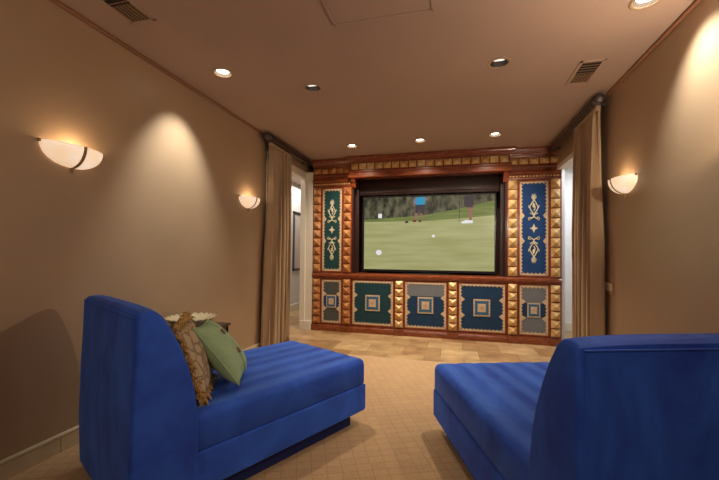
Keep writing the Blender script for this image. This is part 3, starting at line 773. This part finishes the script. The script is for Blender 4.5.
def pole(x, y0, y1, wx, label):
    t = thing('curtain_pole', (x, (y0 + y1) / 2, 2.68), label, 'curtain pole', 'curtain poles', world=True)
    m = MB(); m.tube([(x, y0, 2.685), (x, y1, 2.685)], .044, 20); m.build('pole', 'rod', t, 'auto')
    m = MB(); m.tube([(x, y, 2.685) for y in (y0 + .02, y0 - .0, y0 - .015, y0 - .03, y0 - .055, y0 - .08, y0 - .092)], [.046, .050, .050, .030, .046, .034, .004], 20); m.build('finial', 'pewter', t, 'auto')
    for yy in (y0 + .07, y1 - .08):
        m = MB(); a, b = sorted((x, wx)); m.box(a, b, yy - .012, yy + .012, 2.66, 2.70, bev=.004); m.tube([(x, yy - .012, 2.685), (x, yy + .012, 2.685)], .050, 20)
        m.build('bracket', 'pewter', t, 'auto')
    m = MB(); m.tube([(x + (.034 if wx < x else -.034), y0 + .05, 2.645), (x + (.034 if wx < x else -.034), y1, 2.645)], .007, 8); m.build('track', 'pewter', t, 'auto')
pole(XL + .095, 4.02, 5.36, XL, 'dark wooden curtain pole above the left doorway')
pole(XR - .09, 3.76, 5.36, XR, 'dark wooden curtain pole above the right opening')

# ------------------------------------------------------------------ switch plate
t = thing('light_switch', (XR, 3.76, .958), 'three-gang light switch plate on the right wall by the curtain', 'light switch', world=True)
m = MB(); m.box(XR - .007, XR, 3.66, 3.86, .885, 1.02, bev=.003); m.build('plate', 'plate', t)
for k in range(3):
    y = 3.702 + .058 * k
    m = MB(); m.prism([(XR - .007, .92), (XR - .012, .925), (XR - .009, .957), (XR - .013, .987), (XR - .007, .992)], y - .018, y + .018, 'y'); m.build('rocker', 'rocker', t)

# hall picture
t = thing('framed_picture', (HX0, 7.3, 1.5), 'framed pale picture on the hallway wall seen through the left doorway', 'picture', world=True)
m = MB()
for a in [(7.06, 7.11, .86, 2.14), (7.52, 7.57, .86, 2.14)]: m.box(HX0, HX0 + .03, a[0], a[1], a[2], a[3], bev=.004)
for a in [(.86, .91), (2.09, 2.14)]: m.box(HX0, HX0 + .03, 7.06, 7.57, a[0], a[1], bev=.004)
m.build('frame', 'pewter', t)
m = MB(); m.box(HX0, HX0 + .012, 7.1, 7.53, .9, 2.1)
m.build('print', mat('picture_print', srgb(196, 190, 184), .6, nscale=3, col2=srgb(222, 196, 180)), t)

# ------------------------------------------------------------------ chaises
CWD, CLN, SEAT, SEAM, BASE = .86, 1.49, .470, .288, .10
def soft_top(m, x0, x1, y0, y1, z0, z1, r, ribs=0, ramp=0.0, crown=0.0):
    """block with a softly rounded top edge; ribs run along y"""
    na = 7
    def coords(a, b, mid):
        s = [a + r - r * math.cos(PI / 2 * k / na) for k in range(na)]
        e = [b - r + r * math.cos(PI / 2 * (na - k) / na) if False else b - (r - r * math.cos(PI / 2 * k / na)) for k in range(na)][::-1]
        c = [a + r + (b - a - 2 * r) * k / mid for k in range(mid + 1)]
        return s + c + e
    xs = coords(x0, x1, 54); ys = coords(y0, y1, 20); g = []
    hw = (x1 - x0) / 2; cx = (x0 + x1) / 2; hl = (y1 - y0) / 2; cy = (y0 + y1) / 2
    for y in ys:
        row = []
        for x in xs:
            dx = max(0, abs(x - cx) - (hw - r)); dy = max(0, abs(y - cy) - (hl - r)); h = math.hypot(dx, dy); X, Y = x, y
            if h > r:
                X = cx + math.copysign(hw - r + dx * r / h, x - cx); Y = cy + math.copysign(hl - r + dy * r / h, y - cy); h = r
            z = z1 - (r - math.sqrt(max(0, r * r - h * h)))
            edge = 1 - max(dx, dy) / r
            if ribs: z += ramp * (abs(math.sin(PI * ribs * (x - x0) / (x1 - x0))) ** .6 - 1) * max(0, edge)
            z += crown * (1 - ((x - cx) / hw) ** 2) * (1 - ((y - cy) / hl) ** 4)
            row.append(m.bm.verts.new((X, Y, z)))
        g.append(row)
    for a, b in zip(g, g[1:]):
        for i in range(len(xs) - 1): m.face([a[i], a[i + 1], b[i + 1], b[i]])
    # sides: boundary loop down
    loop = g[0] + [r_[-1] for r_ in g[1:-1]] + g[-1][::-1] + [r_[0] for r_ in g[1:-1]][::-1]
    low = [m.bm.verts.new((v.co.x, v.co.y, z0 + .012)) for v in loop]
    def inw(v, d): return (cx + (v.co.x - cx) * (1 - d / hw), cy + (v.co.y - cy) * (1 - d / hl))
    bot = [m.bm.verts.new((*inw(v, .010), z0)) for v in loop]
    n = len(loop)
    for i in range(n):
        j = (i + 1) % n
        m.face([loop[i], low[i], low[j], loop[j]]); m.face([low[i], bot[i], bot[j], low[j]])
    m.face(bot)

def make_chaise():
    t = thing('chaise_lounge', (0, 0, 0), None, 'chaise')       # local: front edge y=0, rear at y=-CLN, up z
    h = CWD / 2
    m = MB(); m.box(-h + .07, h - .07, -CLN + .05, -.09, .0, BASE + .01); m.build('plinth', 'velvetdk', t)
    m = MB(); soft_top(m, -h, h, -CLN + .03, 0, BASE, SEAM, .012); m.build('base', 'velvet', t, 'auto')
    m = MB(); soft_top(m, -h, h, -CLN + .10, .004, SEAM + .002, SEAT, .045, 6, .007, .010); m.build('seat_cushion', 'velvetseat', t, True)
    # backrest: side profile (y,z) swept across the width with rounded ends
    prof = [(-CLN - .006, .045), (-CLN - .016, .30), (-CLN - .012, .6), (-CLN, .93), (-CLN + .004, .966), (-CLN + .018, .979), (-CLN + .055, .985), (-CLN + .080, .977),
            (-CLN + .103, .955), (-CLN + .142, .89), (-CLN + .184, .80), (-CLN + .220, .70), (-CLN + .246, .60), (-CLN + .262, .50), (-CLN + .270, .40),
            (-CLN + .270, .30), (-CLN + .256, .18), (-CLN + .232, .115), (-CLN + .19, .075), (-CLN + .10, .045)]
    cyy, czz = -CLN + .11, .52
    m = MB(); rings = []; e = .020; hb = h + .010
    st = [(-hb + e - e * math.cos(PI / 2 * k / 5) - 0, 1 - math.sin(PI / 2 * k / 5)) for k in range(6)]
    st = [(-hb + e * (1 - math.cos(PI / 2 * k / 6)), e * .8 * (1 - math.sin(PI / 2 * k / 6))) for k in range(7)]
    xs = st + [(-hb + e + (2 * hb - 2 * e) * k / 16, 0) for k in range(1, 16)] + [(-x, i) for x, i in st[::-1]]
    for x, ins in xs:
        row = []
        for k, (y, z) in enumerate(prof):
            p0 = Vector(prof[k - 1]); p1 = Vector(prof[(k + 1) % len(prof)]); tg = (p1 - p0).normalized(); nr = Vector((-tg.y, tg.x))
            q = Vector((y, z)); c = Vector((cyy, czz))
            if nr.dot(c - q) < 0: nr = -nr
            q = q + nr * ins
            arch = -.012 * (x / hb) ** 4 * max(0, (z - .7) / .27)
            row.append(m.bm.verts.new((x, q.x, q.y + arch)))
        rings.append(row)
    n = len(prof)
    for a, b in zip(rings, rings[1:]):
        for k in range(n): m.face([a[k], a[(k + 1) % n], b[(k + 1) % n], b[k]])
    m.face(rings[0][::-1]); m.face(rings[-1])
    m.build('backrest', 'velvet', t, 'auto')
    # welt seams outlining the rear panel
    m = MB(); w = hb - .022; yb = -CLN - .0035
    m.tube([(-w, yb + .004, .07), (-w, yb - .002, .6), (-w, yb + .003, .950), (w, yb + .003, .950), (w, yb - .002, .6), (w, yb + .004, .07)], .0035, 6)
    m.build('welt', 'velvet', t, 'auto')
    return t
ch = make_chaise()
ch.location = (-.980, 2.735, .011); ch.rotation_euler = (0, 0, -.465)
ch['label'] = 'royal blue velvet armless chaise on the left holding two pillows'; ch['group'] = 'blue velvet chaises'
ch2 = copy_tree(ch); ch2.location = (.284, 2.725, .011); ch2.rotation_euler = (0, 0, .332)
ch2['label'] = 'royal blue velvet armless chaise on the right with empty seat, cut by the frame'

# ------------------------------------------------------------------ pillows
def pillow_mesh(m, w, T, n=26, exp=.55, M=None):
    g = {}
    for sd in (1, -1):
        for j in range(n + 1):
            for i in range(n + 1):
                u = -1 + 2 * i / n; v = -1 + 2 * j / n
                if sd == -1 and (i in (0, n) or j in (0, n)): g[sd, i, j] = g[1, i, j]; continue
                th = T * ((1 - u * u) * (1 - v * v)) ** exp * (1 + .05 * math.sin(5 * u + 3 * v))
                pin = 1 - .07 * (1 - v * v) * abs(u) ** 3; pv = 1 - .07 * (1 - u * u) * abs(v) ** 3
                p = Vector((u * w / 2 * pin, sd * th / 2, v * w / 2 * pv))
                g[sd, i, j] = m.bm.verts.new(M @ p if M else p)
        for j in range(n):
            for i in range(n): m.face([g[sd, i, j], g[sd, i + 1, j], g[sd, i + 1, j + 1], g[sd, i, j + 1]])

def place(o, center, heading, lean, roll=0):
    """heading: yaw of pillow normal (+y local); lean: backward tilt"""
    o.matrix_world = Matrix.Translation(center) @ Matrix.Rotation(heading, 4, 'Z') @ Matrix.Rotation(lean, 4, 'X') @ Matrix.Rotation(roll, 4, 'Y')

# green pillow with buttoned flap on its rear face
t = thing('green_pillow', (0, 0, 0), 'sage green square pillow with buttoned flap leaning on the left chaise', 'pillow')
m = MB(); w, T = .385, .155; pillow_mesh(m, w, T, exp=.40); m.build('cover', 'greenp', t, True)
def th(u, v, T=.155): return T / 2 * ((1 - u * u) * (1 - v * v)) ** .40
for k, (uu, tl) in enumerate([(0.10, 0), (.18, 0)]):
    m = MB(); path = []
    for q in range(21):
        v = -.93 + 1.86 * q / 20; path.append((uu * w / 2, -th(uu, v) * 1.0 - .0015, v * w / 2 * .98))
    path = [(a, -b, c_z) for a, b, c_z in path]
    m.tube(path, .004 if k else .0025, 6); m.build('flap_edge', 'greenp', t, 'auto')
for v in (-.30, .42):
    m = MB(); m.tube([(.10 * w / 2 + .02, th(.18, v) + .001, v * w / 2), (.10 * w / 2 + .02, th(.18, v) + .012, v * w / 2)], [.019, .017], 18); m.build('button', 'button', t, 'auto')
m = MB(); pts = []
for k in range(61):
    a = k / 60 * 4; s = int(a) % 4; f_ = a - int(a); c = [(-1, -1), (1, -1), (1, 1), (-1, 1), (-1, -1)]
    u = c[s][0] + (c[s + 1][0] - c[s][0]) * f_; v = c[s][1] + (c[s + 1][1] - c[s][1]) * f_
    pin = 1 - .07 * (1 - v * v); pv = 1 - .07 * (1 - u * u); pts.append((u * w / 2 * (pin if abs(u) > .99 else 1), 0, v * w / 2 * (pv if abs(v) > .99 else 1)))
m.tube(pts, .005, 6); m.build('piping', 'greenp', t, 'auto')
place(t, (-1.298, 1.838, .670), math.radians(-61), math.radians(38), math.radians(-4))

t = thing('tan_pillow', (0, 0, 0), 'tan patterned pillow with gold fringe against the left chaise back', 'pillow')
m = MB(); w = .37; pillow_mesh(m, w, .105, exp=.45); m.build('cover', 'paisley', t, True)
m = MB(); rnd = random.Random(5)
for k in range(620):
    a = rnd.random() * 4; s = int(a) % 4; f_ = a - int(a)
    u = c[s][0] + (c[s + 1][0] - c[s][0]) * f_; v = c[s][1] + (c[s + 1][1] - c[s][1]) * f_
    nu_, nv_ = [(0, -1), (1, 0), (0, 1), (-1, 0)][s]
    pin = 1 - .07 * (1 - v * v) if abs(u) > .99 else 1; pv = 1 - .07 * (1 - u * u) if abs(v) > .99 else 1
    p = Vector((u * w / 2 * pin, rnd.uniform(-.012, .012), v * w / 2 * pv)); L = rnd.uniform(.026, .044)
    d1 = Vector((nu_ + rnd.uniform(-.4, .4), rnd.uniform(-.8, .8), nv_ + rnd.uniform(-.4, .4))).normalized()
    d2 = (d1 + Vector((rnd.uniform(-.5, .5), rnd.uniform(-.7, .7), -.6))).normalized()
    m.tube([p, p + d1 * L * .5, p + d1 * L * .5 + d2 * L * .5], [.0035, .0045, .003], 4)
tag(m.build('fringe', 'fringe', t), kind='stuff')
place(t, (-1.322, 1.640, .690), math.radians(-59), math.radians(20), math.radians(3))

# ------------------------------------------------------------------ side table with bowl behind the left chaise
tx, ty, tz = -2.06, 2.50, .63
t = thing('side_table', (tx, ty, .011), 'small dark wood side table between the left chaise and wall', 'table', world=True)
m = MB(); m.box(tx - .21, tx + .21, ty - .24, ty + .24, tz - .02, tz, bev=.004); m.build('tabletop', 'tabledk', t)
m = MB()
m.box(tx - .195, tx + .195, ty - .225, ty - .205, tz - .075, tz - .02); m.box(tx - .195, tx + .195, ty + .205, ty + .225, tz - .075, tz - .02)
m.box(tx - .195, tx - .175, ty - .205, ty + .205, tz - .075, tz - .02); m.box(tx + .175, tx + .195, ty - .205, ty + .205, tz - .075, tz - .02)
m.build('apron', 'tabledk', t)
for sx in (-1, 1):
    for sy in (-1, 1):
        m = MB(); m.box(tx + sx * .18 - .015, tx + sx * .18 + .015, ty + sy * .21 - .015, ty + sy * .21 + .015, .011, tz - .02, bev=.003); m.build('leg', 'tabledk', t)
m = MB(); n = 192; rings = []
for r, z, wv in [(0, .004, 0), (.07, .002, 0), (.10, .012, .002), (.14, .035, .006), (.175, .065, .007), (.192, .080, .009), (.182, .074, .008), (.13, .046, .005), (.09, .020, .002), (0, .012, 0)]:
    rings.append([m.bm.verts.new(((r + wv * math.cos(24 * 2 * PI * k / n)) * math.cos(2 * PI * k / n), (r + wv * math.cos(24 * 2 * PI * k / n)) * math.sin(2 * PI * k / n), z + wv * .5 * math.cos(24 * 2 * PI * k / n))) for k in range(n)])
for a, b in zip(rings, rings[1:]):
    for k in range(n): m.face([a[k], a[(k + 1) % n], b[(k + 1) % n], b[k]])
bmesh.ops.remove_doubles(m.bm, verts=m.bm.verts[:], dist=1e-5)
o = m.build('bowl', 'shell', None, True); o.location = (tx, ty, tz + .001)
tag(o, 'cream scalloped bowl resting on the dark side table by the wall', 'bowl')

for o in WORLD_PARENTS:
    if '_w' in o: del o['_w']
